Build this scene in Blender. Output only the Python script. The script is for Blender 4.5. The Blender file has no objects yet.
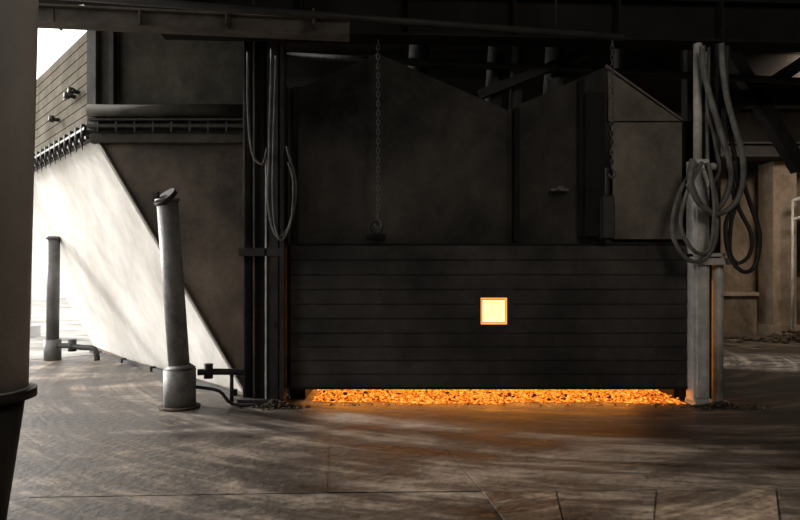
import bpy, bmesh, math, random
from mathutils import Vector, Matrix
random.seed(7)
scene=bpy.context.scene
scene.view_settings.view_transform='Standard'
scene.view_settings.exposure=0.0

# ------------------------------------------------------------ materials
def mat(name,c1,c2,rough=0.7,metal=0.0,scale=3.0,bump=0.15,stretch=(1,1,1),fine=25.0,spec=0.3,r2=None,grime=0.0):
    m=bpy.data.materials.new(name); m.use_nodes=True
    nt=m.node_tree; N=nt.nodes; L=nt.links
    b=N['Principled BSDF']
    tc=N.new('ShaderNodeTexCoord'); mp=N.new('ShaderNodeMapping'); mp.inputs['Scale'].default_value=stretch
    L.new(tc.outputs['Object'],mp.inputs['Vector'])
    n=N.new('ShaderNodeTexNoise'); n.inputs['Scale'].default_value=scale; n.inputs['Detail'].default_value=8; n.inputs['Roughness'].default_value=0.65
    L.new(mp.outputs[0],n.inputs['Vector'])
    r=N.new('ShaderNodeValToRGB'); r.color_ramp.elements[0].position=0.33; r.color_ramp.elements[1].position=0.68
    r.color_ramp.elements[0].color=(*c1,1); r.color_ramp.elements[1].color=(*c2,1)
    L.new(n.outputs['Fac'],r.inputs['Fac'])
    col=r.outputs[0]
    if grime>0:
        # blotchy soot and fine dust speckle
        m2=N.new('ShaderNodeMapping'); m2.inputs['Scale'].default_value=(2.2,2.2,1.5); L.new(tc.outputs['Object'],m2.inputs['Vector'])
        g=N.new('ShaderNodeTexNoise'); g.inputs['Scale'].default_value=1.7; g.inputs['Detail'].default_value=12; g.inputs['Roughness'].default_value=0.78; g.inputs['Distortion'].default_value=0.4
        L.new(m2.outputs[0],g.inputs['Vector'])
        gr=N.new('ShaderNodeMapRange'); gr.inputs['From Min'].default_value=0.35; gr.inputs['From Max'].default_value=0.65; gr.inputs['To Min'].default_value=0.35; gr.inputs['To Max'].default_value=1.5
        L.new(g.outputs['Fac'],gr.inputs['Value'])
        mx=N.new('ShaderNodeMixRGB'); mx.blend_type='MULTIPLY'; mx.inputs['Fac'].default_value=grime
        L.new(col,mx.inputs[1]); L.new(gr.outputs[0],mx.inputs[2]); col=mx.outputs[0]
    L.new(col,b.inputs['Base Color'])
    n2=N.new('ShaderNodeTexNoise'); n2.inputs['Scale'].default_value=fine; n2.inputs['Detail'].default_value=5
    L.new(mp.outputs[0],n2.inputs['Vector'])
    bp=N.new('ShaderNodeBump'); bp.inputs['Strength'].default_value=bump; bp.inputs['Distance'].default_value=0.03
    L.new(n2.outputs['Fac'],bp.inputs['Height']); L.new(bp.outputs[0],b.inputs['Normal'])
    mr=N.new('ShaderNodeMapRange'); mr.inputs['To Min'].default_value=rough; mr.inputs['To Max'].default_value=(r2 if r2 is not None else min(1,rough+0.2))
    L.new(n.outputs['Fac'],mr.inputs['Value']); L.new(mr.outputs[0],b.inputs['Roughness'])
    b.inputs['Metallic'].default_value=metal
    b.inputs['Specular IOR Level'].default_value=spec
    return m

M={}
M['soot']=mat('soot_black_steel',(0.008,0.008,0.008),(0.022,0.02,0.018),0.7,0,1.3,0.2,spec=0.15)
M['door']=mat('door_steel_sooty',(0.016,0.0153,0.0145),(0.080,0.073,0.066),0.55,0,0.8,0.25,(1,1,1.2),spec=0.25,grime=0.5)
M['panel']=mat('furnace_panel_grey',(0.005,0.0048,0.0045),(0.085,0.078,0.068),0.7,0,0.5,0.15,spec=0.2,grime=0.4)
M['panel_l']=mat('furnace_panel_light',(0.08,0.072,0.06),(0.30,0.265,0.22),0.7,0,0.7,0.1,grime=0.4)
M['frame']=mat('frame_steel_dark',(0.02,0.02,0.02),(0.06,0.056,0.052),0.5,0.2,2,0.15)
M['frame_l']=mat('frame_steel_worn',(0.07,0.07,0.07),(0.16,0.155,0.15),0.4,0.3,2,0.15)
M['grey']=mat('galvanised_grey',(0.5,0.49,0.46),(0.82,0.80,0.76),0.45,0.1,4,0.1,grime=0.4)
M['bollard']=mat('bollard_paint_grey',(0.11,0.11,0.11),(0.28,0.27,0.26),0.45,0.2,5,0.2,grime=0.4)
M['column']=mat('column_paint_grey',(0.5,0.49,0.46),(0.66,0.64,0.60),0.5,0.0,2,0.1)
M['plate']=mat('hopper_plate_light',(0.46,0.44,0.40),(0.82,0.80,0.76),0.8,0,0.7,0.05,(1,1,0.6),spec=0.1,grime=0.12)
M['rib']=mat('ribbed_cladding_beige',(0.10,0.09,0.074),(0.17,0.155,0.13),0.95,0,2,0.1,spec=0.0,grime=0.3,r2=1.0)
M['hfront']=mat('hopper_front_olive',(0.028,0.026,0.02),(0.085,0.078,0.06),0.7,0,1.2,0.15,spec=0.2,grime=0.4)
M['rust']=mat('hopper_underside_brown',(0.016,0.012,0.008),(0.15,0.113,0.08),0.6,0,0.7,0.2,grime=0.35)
M['beam']=mat('beam_dusty_brown',(0.07,0.06,0.048),(0.17,0.145,0.12),0.7,0,3,0.1)
M['roof']=mat('roof_dark',(0.01,0.009,0.008),(0.03,0.027,0.024),0.8,0,1,0.1,spec=0.1)
M['wall']=mat('wall_dirty_beige',(0.10,0.075,0.052),(0.36,0.28,0.20),0.85,0,0.6,0.2,(1,1,0.5),grime=0.6)
M['wallc']=mat('concrete_pillar_beige',(0.26,0.20,0.14),(0.46,0.37,0.28),0.85,0,1,0.2,grime=0.5)
M['dark']=mat('wall_soot_dark',(0.02,0.018,0.015),(0.06,0.05,0.04),0.9,0,0.8,0.1)
M['hose']=mat('rubber_hose',(0.09,0.09,0.085),(0.24,0.235,0.22),0.4,0,6,0.1)
M['cable']=mat('cable_grey',(0.06,0.06,0.06),(0.16,0.155,0.15),0.5,0,6,0.05)
M['debris']=mat('ash_debris',(0.03,0.024,0.018),(0.13,0.10,0.07),0.95,0,6,0.4)
M['ext']=mat('exterior_render',(0.5,0.5,0.5),(0.65,0.65,0.64),0.9,0,0.4,0.1)
M['yard']=mat('yard_concrete',(0.10,0.09,0.08),(0.5,0.49,0.46),0.8,0,0.9,0.2,(0.5,2.0,1))
M['glass']=mat('dark_glass',(0.01,0.01,0.012),(0.02,0.02,0.02),0.2,0,1,0.0)

def floor_mat(name,centre,tint):
    m=bpy.data.materials.new(name); m.use_nodes=True
    nt=m.node_tree;N=nt.nodes;L=nt.links;b=N['Principled BSDF']
    tc=N.new('ShaderNodeTexCoord')
    mp=N.new('ShaderNodeMapping'); mp.inputs['Scale'].default_value=(0.55,1.2,1); mp.inputs['Rotation'].default_value=(0,0,0.12)
    L.new(tc.outputs['Object'],mp.inputs['Vector'])
    n=N.new('ShaderNodeTexNoise'); n.inputs['Scale'].default_value=1.2; n.inputs['Detail'].default_value=13; n.inputs['Roughness'].default_value=0.76; n.inputs['Distortion'].default_value=0.5
    L.new(mp.outputs[0],n.inputs['Vector'])
    # tyre / scraper sweeps: noise in polar coordinates about a turning centre
    sub=N.new('ShaderNodeVectorMath'); sub.operation='SUBTRACT'; sub.inputs[1].default_value=(*centre,0)
    L.new(tc.outputs['Object'],sub.inputs[0])
    ln=N.new('ShaderNodeVectorMath'); ln.operation='LENGTH'; L.new(sub.outputs[0],ln.inputs[0])
    sp=N.new('ShaderNodeSeparateXYZ'); L.new(sub.outputs[0],sp.inputs[0])
    at=N.new('ShaderNodeMath'); at.operation='ARCTAN2'; L.new(sp.outputs['Y'],at.inputs[0]); L.new(sp.outputs['X'],at.inputs[1])
    ml=N.new('ShaderNodeMath'); ml.operation='MULTIPLY'; ml.inputs[1].default_value=2.6; L.new(ln.outputs['Value'],ml.inputs[0])
    cb=N.new('ShaderNodeCombineXYZ'); L.new(ml.outputs[0],cb.inputs['X']); L.new(at.outputs[0],cb.inputs['Y'])
    n3=N.new('ShaderNodeTexNoise'); n3.inputs['Scale'].default_value=1.8; n3.inputs['Detail'].default_value=10; n3.inputs['Roughness'].default_value=0.68; n3.inputs['Distortion'].default_value=0.15
    L.new(cb.outputs[0],n3.inputs['Vector'])
    ad=N.new('ShaderNodeMath'); ad.operation='MULTIPLY_ADD'; ad.inputs[1].default_value=0.42; L.new(n3.outputs['Fac'],ad.inputs[0])
    hf0=N.new('ShaderNodeMath'); hf0.operation='MULTIPLY'; hf0.inputs[1].default_value=0.58; L.new(n.outputs['Fac'],hf0.inputs[0]); L.new(hf0.outputs[0],ad.inputs[2])
    hf=ad
    r=N.new('ShaderNodeValToRGB'); e=r.color_ramp.elements
    e[0].position=0.39;e[0].color=(0.010*tint[0],0.008*tint[1],0.0065*tint[2],1);e[1].position=0.63;e[1].color=(0.32*tint[0],0.265*tint[1],0.215*tint[2],1)
    x=e.new(0.5); x.color=(0.066*tint[0],0.053*tint[1],0.043*tint[2],1)
    L.new(hf.outputs[0],r.inputs['Fac']); L.new(r.outputs[0],b.inputs['Base Color'])
    mr=N.new('ShaderNodeMapRange'); mr.inputs['From Min'].default_value=0.38; mr.inputs['From Max'].default_value=0.62
    mr.inputs['To Min'].default_value=0.34; mr.inputs['To Max'].default_value=0.7
    L.new(hf.outputs[0],mr.inputs['Value']); L.new(mr.outputs[0],b.inputs['Roughness'])
    n2=N.new('ShaderNodeTexNoise'); n2.inputs['Scale'].default_value=14; n2.inputs['Detail'].default_value=9
    L.new(tc.outputs['Object'],n2.inputs['Vector'])
    ad2=N.new('ShaderNodeMath'); ad2.operation='MULTIPLY_ADD'; ad2.inputs[1].default_value=0.5; L.new(n2.outputs['Fac'],ad2.inputs[0]); L.new(hf.outputs[0],ad2.inputs[2])
    bp=N.new('ShaderNodeBump'); bp.inputs['Strength'].default_value=0.5; bp.inputs['Distance'].default_value=0.05
    L.new(ad2.outputs[0],bp.inputs['Height']); L.new(bp.outputs[0],b.inputs['Normal'])
    b.inputs['Specular IOR Level'].default_value=0.4
    return m
M['floor']=floor_mat('floor_dusty_concrete',(3.0,13.0),(1.15,1.15,1.15))
M['plates']=floor_mat('floor_plate_dusty_steel',(3.0,13.0),(1.0,0.93,0.85))
M['plates2']=floor_mat('floor_plate_worn_steel',(-2.0,12.0),(1.35,1.2,1.02))

def glow_mat(name,stops,strength,scale,detail=6):
    m=bpy.data.materials.new(name); m.use_nodes=True
    nt=m.node_tree;N=nt.nodes;L=nt.links;b=N['Principled BSDF']
    tc=N.new('ShaderNodeTexCoord'); n=N.new('ShaderNodeTexNoise'); n.inputs['Scale'].default_value=scale; n.inputs['Detail'].default_value=detail
    n.inputs['Roughness'].default_value=0.7
    L.new(tc.outputs['Object'],n.inputs['Vector'])
    r=N.new('ShaderNodeValToRGB'); e=r.color_ramp.elements
    while len(e)<len(stops): e.new(0.5)
    for i,(p,c) in enumerate(stops): e[i].position=p; e[i].color=(*c,1)
    L.new(n.outputs['Fac'],r.inputs['Fac'])
    L.new(r.outputs[0],b.inputs['Emission Color']); b.inputs['Emission Strength'].default_value=strength
    b.inputs['Base Color'].default_value=(0.03,0.015,0.01,1); b.inputs['Roughness'].default_value=0.9
    return m
M['ember']=glow_mat('glowing_embers',[(0.37,(0.03,0.003,0.0)),(0.47,(0.36,0.06,0.003)),(0.56,(0.95,0.25,0.02)),(0.70,(1,0.58,0.15))],1.8,24)
M['fire']=glow_mat('furnace_fire',[(0.3,(1,0.26,0.025)),(0.7,(1,0.42,0.08))],8.0,3)
M['hot']=glow_mat('white_hot_fire',[(0.3,(1,0.60,0.24)),(0.7,(1,0.76,0.42))],1.75,4)
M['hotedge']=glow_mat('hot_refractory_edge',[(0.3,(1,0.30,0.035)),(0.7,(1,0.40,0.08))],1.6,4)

# ------------------------------------------------------------ mesh builder
class B:
    def __init__(s,name): s.name=name; s.bm=bmesh.new(); s.mats=[]
    def mi(s,k):
        if k not in s.mats: s.mats.append(k)
        return s.mats.index(k)
    def box(s,x0,x1,y0,y1,z0,z1,k,rot=0,bev=0.0):
        c=Vector(((x0+x1)/2,(y0+y1)/2,(z0+z1)/2))
        r=bmesh.ops.create_cube(s.bm,size=1)
        vs=r['verts']
        bmesh.ops.scale(s.bm,vec=(abs(x1-x0),abs(y1-y0),abs(z1-z0)),verts=vs)
        if rot: bmesh.ops.rotate(s.bm,matrix=Matrix.Rotation(rot,3,'Z'),verts=vs)
        bmesh.ops.translate(s.bm,vec=c,verts=vs)
        fs={f for v in vs for f in v.link_faces}; i=s.mi(k)
        for f in fs: f.material_index=i
        if bev>0:
            es={e for f in fs for e in f.edges}
            bmesh.ops.bevel(s.bm,geom=list(es),offset=bev,segments=2,affect='EDGES',profile=0.5)
        return s
    def bar(s,p,q,w,h,k):
        p=Vector(p);q=Vector(q);d=(q-p)
        side=d.cross(Vector((0,0,1)))
        if side.length<1e-4: side=Vector((1,0,0))
        side.normalize(); up=side.cross(d).normalized()
        vs=[]
        for o in (p,q):
            for a,b in ((-1,-1),(1,-1),(1,1),(-1,1)):
                vs.append(s.bm.verts.new(o+side*a*w/2+up*b*h/2))
        s.faces(vs,[(0,1,2,3),(7,6,5,4),(0,4,5,1),(1,5,6,2),(2,6,7,3),(3,7,4,0)],k); return s
    def faces(s,vs,fl,k,smooth=False):
        i=s.mi(k)
        for f in fl:
            ff=s.bm.faces.new([vs[j] for j in f]); ff.material_index=i; ff.smooth=smooth
    def cyl(s,p,q,r,k,r2=None,n=24,cap=True):
        p=Vector(p);q=Vector(q);d=(q-p).normalized(); r2=r if r2 is None else r2
        a=d.orthogonal().normalized(); b=d.cross(a)
        v1=[];v2=[]
        for i in range(n):
            t=2*math.pi*i/n; o=a*math.cos(t)+b*math.sin(t)
            v1.append(s.bm.verts.new(p+o*r)); v2.append(s.bm.verts.new(q+o*r2))
        m=s.mi(k)
        for i in range(n):
            f=s.bm.faces.new((v1[i],v1[(i+1)%n],v2[(i+1)%n],v2[i])); f.material_index=m; f.smooth=True
        if cap:
            for l in (v1[::-1],v2):
                f=s.bm.faces.new(l); f.material_index=m
        return s
    def tube(s,pts,r,k,n=10,sub=8):
        P=[Vector(p) for p in pts]; out=[]
        for i in range(len(P)-1):
            p0=P[max(i-1,0)];p1=P[i];p2=P[i+1];p3=P[min(i+2,len(P)-1)]
            for j in range(sub):
                t=j/sub
                out.append(0.5*((2*p1)+(p2-p0)*t+(2*p0-5*p1+4*p2-p3)*t*t+(3*p1-p0-3*p2+p3)*t**3))
        out.append(P[-1])
        a=(out[1]-out[0]).orthogonal().normalized(); rings=[]
        for i,p in enumerate(out):
            d=(out[min(i+1,len(out)-1)]-out[max(i-1,0)]).normalized()
            a=(a-d*a.dot(d)).normalized(); b=d.cross(a)
            rings.append([s.bm.verts.new(p+(a*math.cos(2*math.pi*t/n)+b*math.sin(2*math.pi*t/n))*r) for t in range(n)])
        m=s.mi(k)
        for A,C in zip(rings,rings[1:]):
            for t in range(n):
                f=s.bm.faces.new((A[t],A[(t+1)%n],C[(t+1)%n],C[t])); f.material_index=m; f.smooth=True
        for l in (rings[0][::-1],rings[-1]):
            f=s.bm.faces.new(l); f.material_index=m
        return s
    def prism(s,poly,off,k):
        off=Vector(off); v=[s.bm.verts.new(Vector(p)) for p in poly]; w=[s.bm.verts.new(Vector(p)+off) for p in poly]
        n=len(v); m=s.mi(k)
        fs=[s.bm.faces.new(v),s.bm.faces.new(w[::-1])]
        for i in range(n): fs.append(s.bm.faces.new((v[i],w[i],w[(i+1)%n],v[(i+1)%n])))
        for f in fs: f.material_index=m
        return s
    def rock(s,c,r,k):
        q=bmesh.ops.create_icosphere(s.bm,subdivisions=1,radius=r)
        sc=(random.uniform(.7,1.4),random.uniform(.7,1.4),random.uniform(.5,.9))
        for v in q['verts']:
            v.co=Vector((v.co.x*sc[0],v.co.y*sc[1],v.co.z*sc[2]))*random.uniform(.8,1.2)+Vector(c)
        m=s.mi(k)
        for f in {f for v in q['verts'] for f in v.link_faces}: f.material_index=m
    def torus(s,c,R,r,k,axis='Y',sz=0.0,n=14,m_=6):
        rings=[]
        for i in range(n):
            t=2*math.pi*(i+0.5)/n; ring=[]
            for j in range(m_):
                u=2*math.pi*j/m_
                x=(R+r*math.cos(u))*math.cos(t); z=(R+r*math.cos(u))*math.sin(t)+math.copysign(sz,math.sin(t)); y=r*math.sin(u)
                v=Vector((x,y,z)) if axis=='Y' else (Vector((y,x,z)) if axis=='X' else Vector((x,z,y)))
                ring.append(s.bm.verts.new(v+Vector(c)))
            rings.append(ring)
        mi=s.mi(k)
        for i in range(n):
            A=rings[i];C=rings[(i+1)%n]
            for j in range(m_):
                f=s.bm.faces.new((A[j],A[(j+1)%m_],C[(j+1)%m_],C[j])); f.material_index=mi; f.smooth=True
    def done(s):
        bmesh.ops.recalc_face_normals(s.bm,faces=s.bm.faces[:])
        me=bpy.data.meshes.new(s.name); s.bm.to_mesh(me); s.bm.free()
        for k in s.mats: me.materials.append(M[k])
        o=bpy.data.objects.new(s.name,me); scene.collection.objects.link(o); return o

# ------------------------------------------------------------ shell
B('floor').box(-60,25,-12,70,-0.2,0,'floor').done()
yg=B('yard_ground'); yg.prism([(-8.5,7.0,0),(-7.6,9.3,0),(-8.0,10.6,0),(-6.2,12.2,0),(-5.6,14,0),(-5.6,60,0),(-60,60,0),(-60,7.0,0)],(0,0,0.006),'yard'); yg.done()
c=B('ceiling'); c.box(-5.6,15,-8,18,6.4,6.6,'roof')
for y in (1,5,13): c.box(-5.6,15,y,y+0.25,5.9,6.4,'roof')
c.done()
w=B('wall_back'); w.box(-5.6,15,17.6,17.9,0,6.4,'dark')
w.box(6.2,15,17.4,17.6,0,5.0,'wall')
w.done()
B('wall_right').box(15,15.3,-8,18,0,6.4,'wall').done()
B('light_blocker_front').box(-5.6,15,-8.3,-8,0,6.4,'dark').done()  # unseen blocker behind the camera, added to keep front light out
B('light_blocker_left').box(-5.9,-5.6,-8.3,4.4,0,6.4,'dark').done()  # unseen blocker, added to cut sun and sky and dim the near floor

# right background
p=B('concrete_pillar'); p.box(10.2,10.85,16.4,17.1,0,4.75,'wallc',bev=0.02); p.box(10.05,11.0,16.3,17.2,0,0.25,'wallc'); p.done()
p=B('concrete_pillar'); p.box(8.1,8.6,16.6,17.2,0,4.75,'wallc',bev=0.02); p.box(8.0,8.7,16.5,17.3,0,0.2,'wallc'); p.done()
p=B('crossbeam'); p.box(6.2,14,16.0,16.4,4.8,5.1,'frame'); p.box(6.2,14,15.85,16.55,5.1,5.15,'frame'); p.box(6.2,14,15.85,16.55,4.76,4.8,'frame'); p.done()
p=B('window_1'); p.box(10.95,12.5,17.25,17.4,1.7,3.2,'frame'); p.box(11.03,12.42,17.2,17.26,1.78,3.12,'glass'); p.box(11.7,11.76,17.17,17.26,1.75,3.15,'frame'); p.done()
p=B('stair_railing')
p.cyl((10.4,15.9,3.6),(13,15.9,4.3),0.05,'grey'); p.cyl((10.4,15.9,3.1),(13,15.9,3.8),0.035,'grey')
for i in range(4):
    x=10.4+i*0.8; p.cyl((x,15.9,0 if i==0 else 2.6+0.27*i*0.8),(x,15.9,3.6+0.27*i*0.8),0.035,'grey')
p.done()
p=B('low_wall_ledge'); p.box(8.72,10.0,16.8,17.38,0,1.05,'wall'); p.box(8.72,10.0,16.7,17.38,1.05,1.15,'wallc'); p.done()
d=B('debris_pile')
for i in range(300):
    x=random.gauss(10.4,1.0); y=random.gauss(14.8,0.3); h=max(0,0.3*math.exp(-((x-10.6)/1.0)**2))
    d.rock((x,y,random.uniform(0,h)+0.02),random.uniform(0.03,0.09),'debris')
d.done()
p=B('roof_truss')
p.bar((4.6,9.6,6.3),(6.4,9.6,3.3),0.2,0.2,'frame'); p.bar((8.4,9.6,6.3),(5.2,9.6,4.2),0.18,0.18,'frame')
p.box(4.55,4.75,9.5,9.7,0,6.35,'frame'); p.box(4.6,9.5,9.5,9.7,4.3,4.55,'frame'); p.bar((6.4,9.6,3.3),(6.9,9.6,4.4),0.14,0.14,'frame')
p.done()

# exterior
e=B('exterior_building'); e.box(-50,-24,40,46,0,9,'ext')
for i in range(8): e.box(-48+i*3,-47.4+i*3,39.6,40,0,9,'ext')
e.done()
for x,y in ((-9.9,15.6),(-13.5,21)):
    p=B('exterior_column'); p.box(x-.2,x+.2,y-.2,y+.2,0,7,'ext'); p.box(x-.35,x+.35,y-.35,y+.35,0,0.3,'ext'); p.done()

# floor plates (thin steel sheets lying on the floor)
fp=B('steel_floor_plates')
def plate(poly,t=0.004,k='plates'): fp.prism([(x,y,0.0) for x,y in poly],(0,0,t),k)
plate([(-2.97,6.04),(-0.715,6.15),(-0.54,4.425),(-2.68,4.33)],0.004)
plate([(-0.71,6.15),(0.30,6.25),(0.60,4.45),(-0.535,4.425)],0.006)
plate([(0.315,6.25),(3.4,6.3),(3.7,4.5),(0.615,4.45)],0.004)
plate([(-2.66,4.318),(0.60,4.435),(0.85,2.7),(-2.4,2.6)],0.004)
plate([(0.615,4.435),(1.15,4.45),(1.0,3.6),(0.75,3.4)],0.008,'plates2')
plate([(1.165,4.45),(1.9,4.46),(1.46,3.5),(1.015,3.6)],0.005)
plate([(1.915,4.46),(2.8,4.475),(2.11,3.3),(1.475,3.5)],0.008,'plates2')
plate([(2.815,4.475),(3.7,4.48),(3.3,3.1),(2.125,3.28)],0.005)
plate([(0.76,3.39),(3.3,3.08),(3.3,2.4),(0.9,2.4)],0.004)
fp.done()

# ------------------------------------------------------------ furnace
X0,X1,Y=-1.43,3.62,7.6
f=B('furnace')
f.box(X0,X1,9.3,11.2,0,3.6,'soot'); f.box(X0,X0+0.2,7.8,9.3,0,3.6,'soot'); f.box(X1-0.06,X1,7.8,9.3,0,3.6,'soot')
f.box(X0,X1,7.8,9.3,2.0,3.6,'soot')
f.box(X0+0.2,X1-0.06,9.2,9.3,0.0,2.0,'fire')
def gable(pts,y,k,th=0.06): f.prism([(x,y,z) for x,z in pts],(0,th,0),k)
gable([(-1.43,2.0),(1.36,2.0),(1.36,3.72),(-0.28,4.44),(-1.25,4.02),(-1.43,4.0)],7.66,'panel')
gable([(1.36,2.0),(3.6,2.0),(3.6,3.58),(2.62,4.28),(1.36,3.72)],7.70,'panel')
f.bar((2.62,7.67,4.29),(3.6,7.67,3.59),0.06,0.02,'panel_l')
f.prism([(2.66,7.66,3.58),(3.58,7.66,3.58),(2.66,7.66,4.22)],(0,0.04,0),'panel_l')
f.box(2.70,3.60,7.64,7.69,2.06,3.565,'panel_l',bev=0.01)
f.box(1.46,1.52,7.62,7.68,2.05,3.75,'soot'); f.box(2.28,2.34,7.6,7.7,2.1,4.1,'soot'); f.box(2.34,2.56,7.5,7.7,2.1,3.9,'soot')
f.box(-1.35,-1.30,7.6,7.66,2.0,4.0,'soot')
f.box(X0,X1,7.575,7.7,1.985,2.01,'soot',bev=0.008)
f.box(1.92,2.14,7.6,7.68,2.68,2.71,'frame_l'); f.cyl((2.02,7.5,2.7),(2.02,7.66,2.7),0.03,'cable')
f.torus((-0.3,7.5,2.2),0.08,0.015,'frame'); f.box(-0.42,-0.18,7.46,7.62,2.06,2.12,'soot')
f.box(2.5,2.66,7.42,7.6,2.06,2.6,'frame',bev=0.015); f.cyl((2.58,7.5,2.6),(2.58,7.5,2.95),0.02,'cable')
for x,r in ((1.3,0.12),(1.62,0.09),(2.15,0.14),(3.1,0.1),(0.2,0.15)):
    f.cyl((x,8.6,3.55),(x+0.15,8.6,6.0),r,'frame_l')
f.bar((1.1,8.3,4.1),(2.6,8.3,4.7),0.12,0.12,'frame')
f.done()

g=B('furnace_door')
def slats(x0,x1,z0,z1,n):
    h=(z1-z0)/n
    for i in range(n):
        a=z0+i*h; b=a+h
        g.prism([(x0,7.64,a),(x0,7.572,a),(x0,7.568,a+0.012),(x0,7.577,b-0.014),(x0,7.584,b-0.004),(x0,7.64,b)],(x1-x0,0,0),'door')
wx0,wx1,wz0,wz1=1.02,1.36,0.985,1.325
slats(X0+0.05,X1,0.19,0.88,4); slats(X0+0.05,X1,1.43,1.99,3)
slats(X0+0.05,wx0-0.07,0.88,1.43,3); slats(wx1+0.07,X1,0.88,1.43,3)
g.box(wx0-0.07,wx1+0.07,7.575,7.64,0.88,wz0,'door'); g.box(wx0-0.07,wx1+0.07,7.575,7.64,wz1,1.43,'door')
g.box(wx0-0.07,wx0,7.575,7.64,wz0,wz1,'door'); g.box(wx1,wx1+0.07,7.575,7.64,wz0,wz1,'door')
e=0.018
g.box(wx0-0.02,wx1+0.02,7.64,7.68,wz0-0.02,wz1+0.02,'hotedge'); g.box(wx0+e,wx1-e,7.625,7.645,wz0+e,wz1-e,'hot',bev=0.009)
g.box(X0+0.05,X1,7.56,7.66,0.17,0.20,'soot')
g.done()

em=B('ember_bed')
nx,ny=190,24; grid=[]
for j in range(ny+1):
    row=[]
    for i in range(nx+1):
        x=-1.12+i/nx*4.7; y=7.55+j/ny*1.6
        edge=min(1,j/3,(i/6),((nx-i)/6))
        z=0.004+edge*(0.02+0.05*min(1,j/8)+random.uniform(0,0.035))
        row.append(em.bm.verts.new((x+random.uniform(-.008,.008),y+random.uniform(-.025,.025)-(0.07*math.sin(x*2.1)+0.04*math.sin(x*7))*max(0,1-j/6),z)))
    grid.append(row)
em.mi('ember')
for j in range(ny):
    for i in range(nx): em.bm.faces.new((grid[j][i],grid[j][i+1],grid[j+1][i+1],grid[j+1][i]))
for i in range(600):
    em.rock((random.uniform(-1.1,3.5),random.uniform(7.55,8.2),random.uniform(0.03,0.08)),random.uniform(0.010,0.03),'ember' if random.random()<.75 else 'debris')
for i in range(90):
    em.rock((random.uniform(-1.0,3.5),7.48-abs(random.gauss(0,0.04)),0.006),random.uniform(0.006,0.014),'ember' if random.random()<.5 else 'debris')
em.done()

q=B('door_guide_frame')
for x,yy,wd,k in ((-1.95,7.75,0.10,'frame'),(-1.78,7.7,0.12,'soot'),(-1.6,7.6,0.14,'frame'),(-1.47,7.55,0.05,'frame')):
    q.box(x-wd/2,x+wd/2,yy-0.08,yy+0.08,0,5.2,k)
q.box(-1.99,-1.97,7.6,7.8,0,5.2,'frame_l'); q.box(-1.69,-1.67,7.5,7.6,0,3.1,'grey'); q.box(-1.86,-1.84,7.58,7.64,0,5.2,'frame_l')
q.box(-2.02,-1.45,7.45,7.85,0,0.06,'frame'); q.box(-2.02,-1.45,7.5,7.6,1.85,1.95,'frame')
for z in (1.0,3.1): q.cyl((-1.6,7.48,z),(-1.6,7.52,z),0.03,'frame')
q.done()
q=B('door_guide_frame')
q.box(3.63,3.83,7.42,7.62,0,3.05,'grey',bev=0.01); q.box(3.67,3.79,7.40,7.44,0.1,2.9,'grey')
q.box(3.63,3.86,7.38,7.64,0,0.05,'grey'); q.cyl((3.72,7.5,3.0),(3.72,7.5,4.5),0.05,'grey')
q.box(3.63,4.05,7.36,7.64,1.74,1.82,'grey'); q.box(3.63,4.0,7.38,7.62,1.84,1.88,'grey')
q.cyl((3.97,7.5,0),(3.97,7.5,1.8),0.065,'grey'); q.cyl((3.97,7.5,0),(3.97,7.5,0.04),0.12,'grey'); q.cyl((3.97,7.5,1.8),(3.97,7.5,4.5),0.035,'frame')
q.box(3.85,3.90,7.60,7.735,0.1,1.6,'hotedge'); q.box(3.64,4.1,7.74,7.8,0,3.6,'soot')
q.cyl((3.63,7.44,2.95),(3.9,7.40,2.95),0.045,'grey'); q.cyl((3.84,7.5,3.0),(3.84,7.5,4.4),0.025,'grey')
q.done()

def yv(l,y): return [(x,y+0.03*math.sin(i*1.7),z) for i,(x,z) in enumerate(l)]
h=B('hose_bundle')
h.tube(yv([(3.68,4.4),(3.70,4.2),(3.77,3.77),(3.93,3.2),(4.03,2.8),(3.9,2.44),(3.66,2.46),(3.52,2.78),(3.57,3.02)],7.30),0.034,'hose')
h.tube(yv([(3.87,4.4),(3.90,4.1),(3.95,3.65),(4.11,3.0),(4.08,2.55),(3.85,2.35),(3.6,2.46),(3.48,2.72),(3.55,2.98)],7.22),0.034,'hose')
h.tube(yv([(3.6,2.97),(3.40,2.6),(3.30,2.15),(3.44,1.83),(3.68,1.79),(3.84,2.04),(3.82,2.54),(3.7,2.97)],7.28),0.026,'hose')
h.tube(yv([(3.63,2.97),(3.46,2.6),(3.37,2.2),(3.5,1.92),(3.68,1.88),(3.77,2.1),(3.76,2.54),(3.7,2.95)],7.21),0.024,'hose')
h.tube(yv([(3.98,4.4),(4.0,3.6),(4.06,3.1),(4.22,2.55),(4.38,2.12),(4.34,1.75),(4.17,1.65),(4.0,1.84),(3.98,2.25),(4.12,2.55),(4.05,3.0)],7.30),0.026,'frame')
h.tube(yv([(4.0,3.1),(4.15,2.5),(4.3,2.12),(4.27,1.86),(4.15,1.76),(4.06,1.9),(4.05,2.25),(4.1,2.5),(4.02,2.9)],7.36),0.024,'frame')
h.tube(yv([(3.78,4.4),(3.80,3.7),(3.86,3.2),(3.9,2.9),(3.82,2.7)],7.35),0.02,'cable')
h.done()
h=B('hanging_cable')
h.tube([(-1.58,7.4,4.4),(-1.61,7.4,3.2),(-1.62,7.38,2.5),(-1.52,7.38,2.1),(-1.36,7.38,2.22),(-1.28,7.38,2.7),(-1.40,7.4,3.2)],0.018,'cable')
h.tube([(-1.52,7.36,4.3),(-1.56,7.36,2.6),(-1.48,7.36,2.05),(-1.34,7.36,2.25),(-1.31,7.36,2.75),(-1.38,7.38,3.0)],0.014,'cable')
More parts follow.
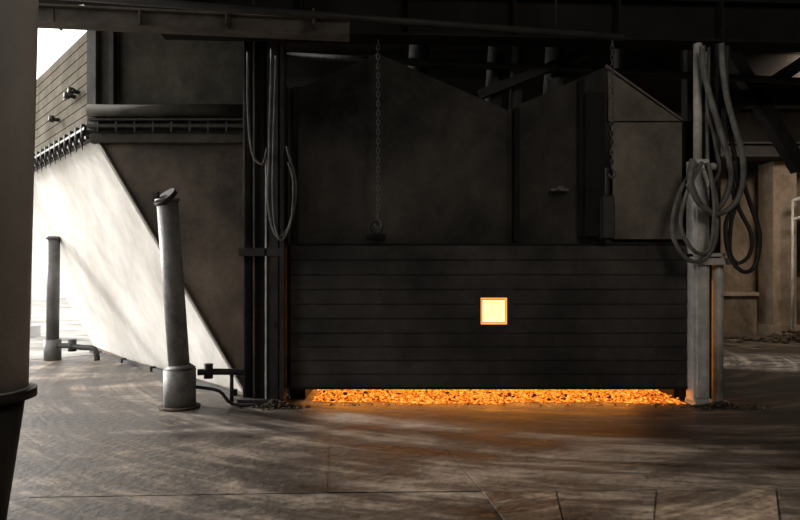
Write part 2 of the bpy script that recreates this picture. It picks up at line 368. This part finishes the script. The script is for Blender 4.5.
h.tube([(-1.9,7.5,4.4),(-1.9,7.5,3.7),(-1.85,7.5,3.15),(-1.72,7.5,3.0),(-1.66,7.5,3.2)],0.016,'cable')
h.done()

def chain(x,y,z0,z1,k='cable'):
    ch=B('hoist_chain'); z=z1; i=0
    while z>z0:
        ch.torus((x,y,z),0.018,0.006,k,axis='Y' if i%2 else 'X',sz=0.018); z-=0.058; i+=1
    ch.tube([(x,y,z+0.03),(x,y,z-0.03),(x+0.04,y,z-0.08),(x+0.03,y,z-0.13),(x-0.02,y,z-0.13),(x-0.04,y,z-0.09)],0.012,k)
    ch.done()
chain(-0.27,7.4,2.35,4.48); chain(2.6,7.35,3.0,4.45)

# ------------------------------------------------------------ hopper
u=Vector((-0.686,0.727,0)); Lh=6.4
C_t=Vector((-4.22,8.3,3.55)); C_b=Vector((-2.14,8.3,0.0)); z_top=5.05
hp=B('hopper')
back=C_t+u*Lh
plan=[(C_t.x,C_t.y),(back.x,back.y),(back.x+3.0,back.y+0.5),(-2.05,11.8),(-2.05,8.3)]
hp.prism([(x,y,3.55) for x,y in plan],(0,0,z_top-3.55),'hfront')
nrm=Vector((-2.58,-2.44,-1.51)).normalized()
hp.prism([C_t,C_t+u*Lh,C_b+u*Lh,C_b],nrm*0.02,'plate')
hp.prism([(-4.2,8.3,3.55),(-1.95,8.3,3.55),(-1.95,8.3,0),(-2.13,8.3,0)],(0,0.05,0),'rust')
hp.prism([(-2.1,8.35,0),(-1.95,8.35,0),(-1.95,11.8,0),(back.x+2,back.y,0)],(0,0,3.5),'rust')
hp.bar(C_t+Vector((0,-0.03,0)),C_b+Vector((0,-0.03,0)),0.06,0.03,'plate')
out=Vector((-0.727,-0.686,0))
nr=9; hh=(z_top-3.72)/nr
for i in range(nr):
    z=3.72+i*hh
    a=C_t
    hp.prism([Vector((a.x,a.y,z))+out*0.02,Vector((a.x,a.y,z))+out*0.05,Vector((a.x,a.y,z+hh*0.8))+out*0.05,Vector((a.x,a.y,z+hh*0.99))+out*0.038,Vector((a.x,a.y,z+hh*0.99))],u*Lh,'rib')
hp.box(-4.29,-4.17,8.22,8.32,3.6,z_top,'frame_l')
for z,w_ in ((3.62,0.16),(3.50,0.12)):
    a=Vector((C_t.x,C_t.y,z))+out*0.06
    hp.bar(a,a+u*Lh,w_,0.035,'frame')
for i in range(22):
    a=C_t+u*(0.12+i*0.28)+out*0.12
    hp.cyl((a.x,a.y,3.45),(a.x,a.y,3.70),0.03,'frame',n=8)
    b2=a+out*0.05; hp.prism([(a.x,a.y,3.5),(b2.x,b2.y,3.5),(a.x,a.y,3.33)],u*0.02,'frame')
hp.cyl((-4.25,8.2,3.86),(-2.07,8.2,3.86),0.085,'hfront'); hp.box(-4.25,-2.07,8.14,8.32,3.62,3.66,'hfront'); hp.box(-4.25,-2.07,8.2,8.3,3.42,3.55,'hfront',bev=0.02)
hp.box(-4.25,-2.07,8.17,8.32,3.72,3.75,'hfront')
for i in range(9): hp.cyl((-4.1+i*0.25,8.16,3.55),(-4.1+i*0.25,8.16,3.7),0.022,'frame',n=8)
for x in (-3.95,-2.12): hp.box(x-0.03,x+0.03,8.2,8.3,3.9,z_top,'frame')
for s,z in ((0.55,4.25),(0.75,4.23),(1.6,4.05)):
    a=C_t+u*s; hp.cyl((a.x,a.y,z),(a.x+out.x*0.2,a.y+out.y*0.2,z),0.03,'frame',n=12); b2=a+out*0.16
    hp.cyl((b2.x,b2.y,z-0.045),(b2.x,b2.y,z+0.045),0.04,'frame',n=12)
a=C_t+u*0.45+out*0.14; b2=C_t+u*0.95+out*0.14
hp.cyl((a.x,a.y,4.25),(b2.x,b2.y,4.21),0.02,'frame')
hp.done()
k=B('ground_rail')
a=C_b+out*0.25-u*0.1; b2=C_b+u*6+out*0.25
k.bar((a.x,a.y,0.03),(b2.x,b2.y,0.03),0.05,0.06,'frame')
for i in range(5):
    c_=a+u*(i*1.4); k.box(c_.x-.05,c_.x+.05,c_.y-.05,c_.y+.05,0,0.08,'frame',rot=0.8)
k.done()

# ------------------------------------------------------------ bollards / pipes / columns
b=B('steel_bollard')
b.cyl((-2.68,7.3,0),(-2.68,7.3,0.47),0.19,'bollard'); b.cyl((-2.68,7.3,0.47),(-2.685,7.3,0.52),0.19,'bollard',r2=0.135)
b.cyl((-2.68,7.3,0.4),(-2.83,7.3,2.5),0.125,'bollard'); b.cyl((-2.83,7.3,2.5),(-2.832,7.3,2.53),0.145,'bollard')
b.cyl((-2.834,7.3,2.53),(-2.86,7.27,2.57),0.15,'frame'); b.box(-3.0,-2.93,7.25,7.32,2.5,2.62,'frame')
b.cyl((-2.68,7.3,0),(-2.68,7.3,0.03),0.24,'debris')
b.done()
b=B('steel_bollard')
b.cyl((-6.6,11.4,0),(-6.6,11.4,0.4),0.15,'frame_l'); b.cyl((-6.6,11.4,0.4),(-6.58,11.4,2.3),0.11,'frame_l'); b.cyl((-6.58,11.4,2.3),(-6.58,11.4,2.35),0.13,'frame_l')
b.done()
p=B('valve_pipe')
p.tube([(-2.48,7.35,0.42),(-2.3,7.4,0.42),(-2.05,7.5,0.40),(-1.98,7.55,0.38)],0.04,'frame',sub=4)
p.cyl((-2.36,7.39,0.34),(-2.36,7.39,0.52),0.055,'frame')
p.cyl((-2.1,7.48,0),(-2.1,7.48,0.4),0.025,'frame'); p.tube([(-2.48,7.3,0.25),(-2.2,7.3,0.2),(-2.05,7.35,0.03),(-1.7,7.35,0.03)],0.02,'frame',sub=4)
p.done()
p=B('valve_pipe')
p.tube([(-6.45,11.35,0.28),(-6.2,11.2,0.3),(-5.9,11.1,0.28),(-5.6,11.0,0.26),(-5.55,11.0,0.05)],0.05,'frame',sub=4)
p.cyl((-6.1,11.17,0.2),(-6.1,11.17,0.42),0.07,'frame')
p.done()
b=B('steel_column')
b.cyl((-2.52,3.5,0),(-2.5,3.5,0.88),0.17,'frame',r2=0.27,n=48); b.cyl((-2.5,3.5,0.88),(-2.5,3.5,0.93),0.33,'frame',n=48); b.cyl((-2.5,3.5,0.93),(-2.495,3.5,0.97),0.32,'column',r2=0.29,n=48)
b.cyl((-2.5,3.5,0.95),(-2.36,3.5,6.4),0.285,'column',n=48); b.cyl((-2.52,3.5,0),(-2.52,3.5,0.04),0.35,'frame',n=48)
b.done()

# ------------------------------------------------------------ overhead steel
def ibeam(B_,p,q,h,w,k,t=0.02):
    p=Vector(p);q=Vector(q)
    B_.bar(p,q,t,h,k); 
    for s in (-1,1): B_.bar(p+Vector((0,0,s*h/2)),q+Vector((0,0,s*h/2)),w,t*1.2,k)
o=B('overhead_beam'); ibeam(o,(-5.2,6.85,4.62),(-0.6,7.12,4.52),0.2,0.16,'beam'); 
for x in (-4,-3,-2,-1): o.box(x-0.01,x+0.01,6.9,7.1,4.5,4.68,'beam')
o.done()
o=B('overhead_beam'); ibeam(o,(-2.9,7.3,4.8),(9,7.9,4.8),0.5,0.3,'soot',0.03)
for i in range(9): o.box(-2.5+i*1.3,-2.48+i*1.3,7.15+i*.06,7.5+i*.06,4.56,5.04,'soot')
o.done()
o=B('overhead_beam'); ibeam(o,(-5.5,8.0,5.6),(12,8.0,5.6),0.6,0.3,'roof',0.03); o.done()
o=B('overhead_pipe'); o.cyl((-5.2,6.2,4.62),(2.6,7.0,4.38),0.04,'frame'); 
for x,y,z in ((-4.2,6.3,4.6),(-1.6,6.57,4.5),(1.8,6.92,4.4)): o.cyl((x,y,z),(x,y,6.4),0.012,'frame')
o.done()
o=B('overhead_pipe'); o.cyl((-1.6,7.9,4.5),(10,9.2,4.4),0.05,'frame'); 
for x in (0,4,8): o.cyl((x,8.08+0.112*x,4.45),(x,8.08+0.112*x,6.4),0.015,'frame')
o.done()

def heap(cx,cy,sx,sy,n,hh,name='ash_heap'):
    d=B(name)
    for i in range(n):
        x=random.gauss(0,1);y=random.gauss(0,1)
        d.rock((cx+x*sx,cy+y*sy,max(0.003,hh*math.exp(-(x*x+y*y))*random.random())),random.uniform(0.008,0.03),'debris')
    d.done()
heap(-1.5,7.32,0.16,0.06,150,0.1); heap(3.9,7.3,0.2,0.07,170,0.08)

# ------------------------------------------------------------ lights
wd=bpy.data.worlds.new('World'); scene.world=wd; wd.use_nodes=True
bg=wd.node_tree.nodes['Background']; bg.inputs[0].default_value=(1.0,0.975,0.94,1); bg.inputs[1].default_value=3.2
def area(name,loc,tgt,sx,sy,power,col=(1,1,1)):
    l=bpy.data.lights.new(name,'AREA'); l.shape='RECTANGLE'; l.size=sx; l.size_y=sy; l.energy=power; l.color=col
    o=bpy.data.objects.new(name,l); scene.collection.objects.link(o); o.location=loc
    o.rotation_euler=(Vector(tgt)-Vector(loc)).to_track_quat('-Z','Y').to_euler(); return o
s=bpy.data.lights.new('sun','SUN'); s.energy=6.0; s.angle=0.12; s.color=(1,0.96,0.9)
so=bpy.data.objects.new('sun',s); scene.collection.objects.link(so); so.rotation_euler=(Vector((1,-0.42,-0.38))).to_track_quat('-Z','Y').to_euler()
area('skylight_fill_right',(9.5,12.5,6.2),(10,16.5,1.5),2,2,240,(1,0.84,0.68))  # added fill imitating skylight daylight on the right background, no fixture modelled
area('furnace_front_fill',(3.4,1.5,5.6),(2.0,7.6,2.0),2.0,2.0,68,(1,0.9,0.78))  # added fill that lifts the furnace front, not an actual lamp

cam=bpy.data.cameras.new('camera'); co=bpy.data.objects.new('camera',cam); scene.collection.objects.link(co)
co.location=(0,0,1.6); co.rotation_euler=(math.radians(90),0,0)
cam.lens=27; cam.sensor_width=36; cam.shift_y=0.02; cam.clip_end=200
scene.camera=co
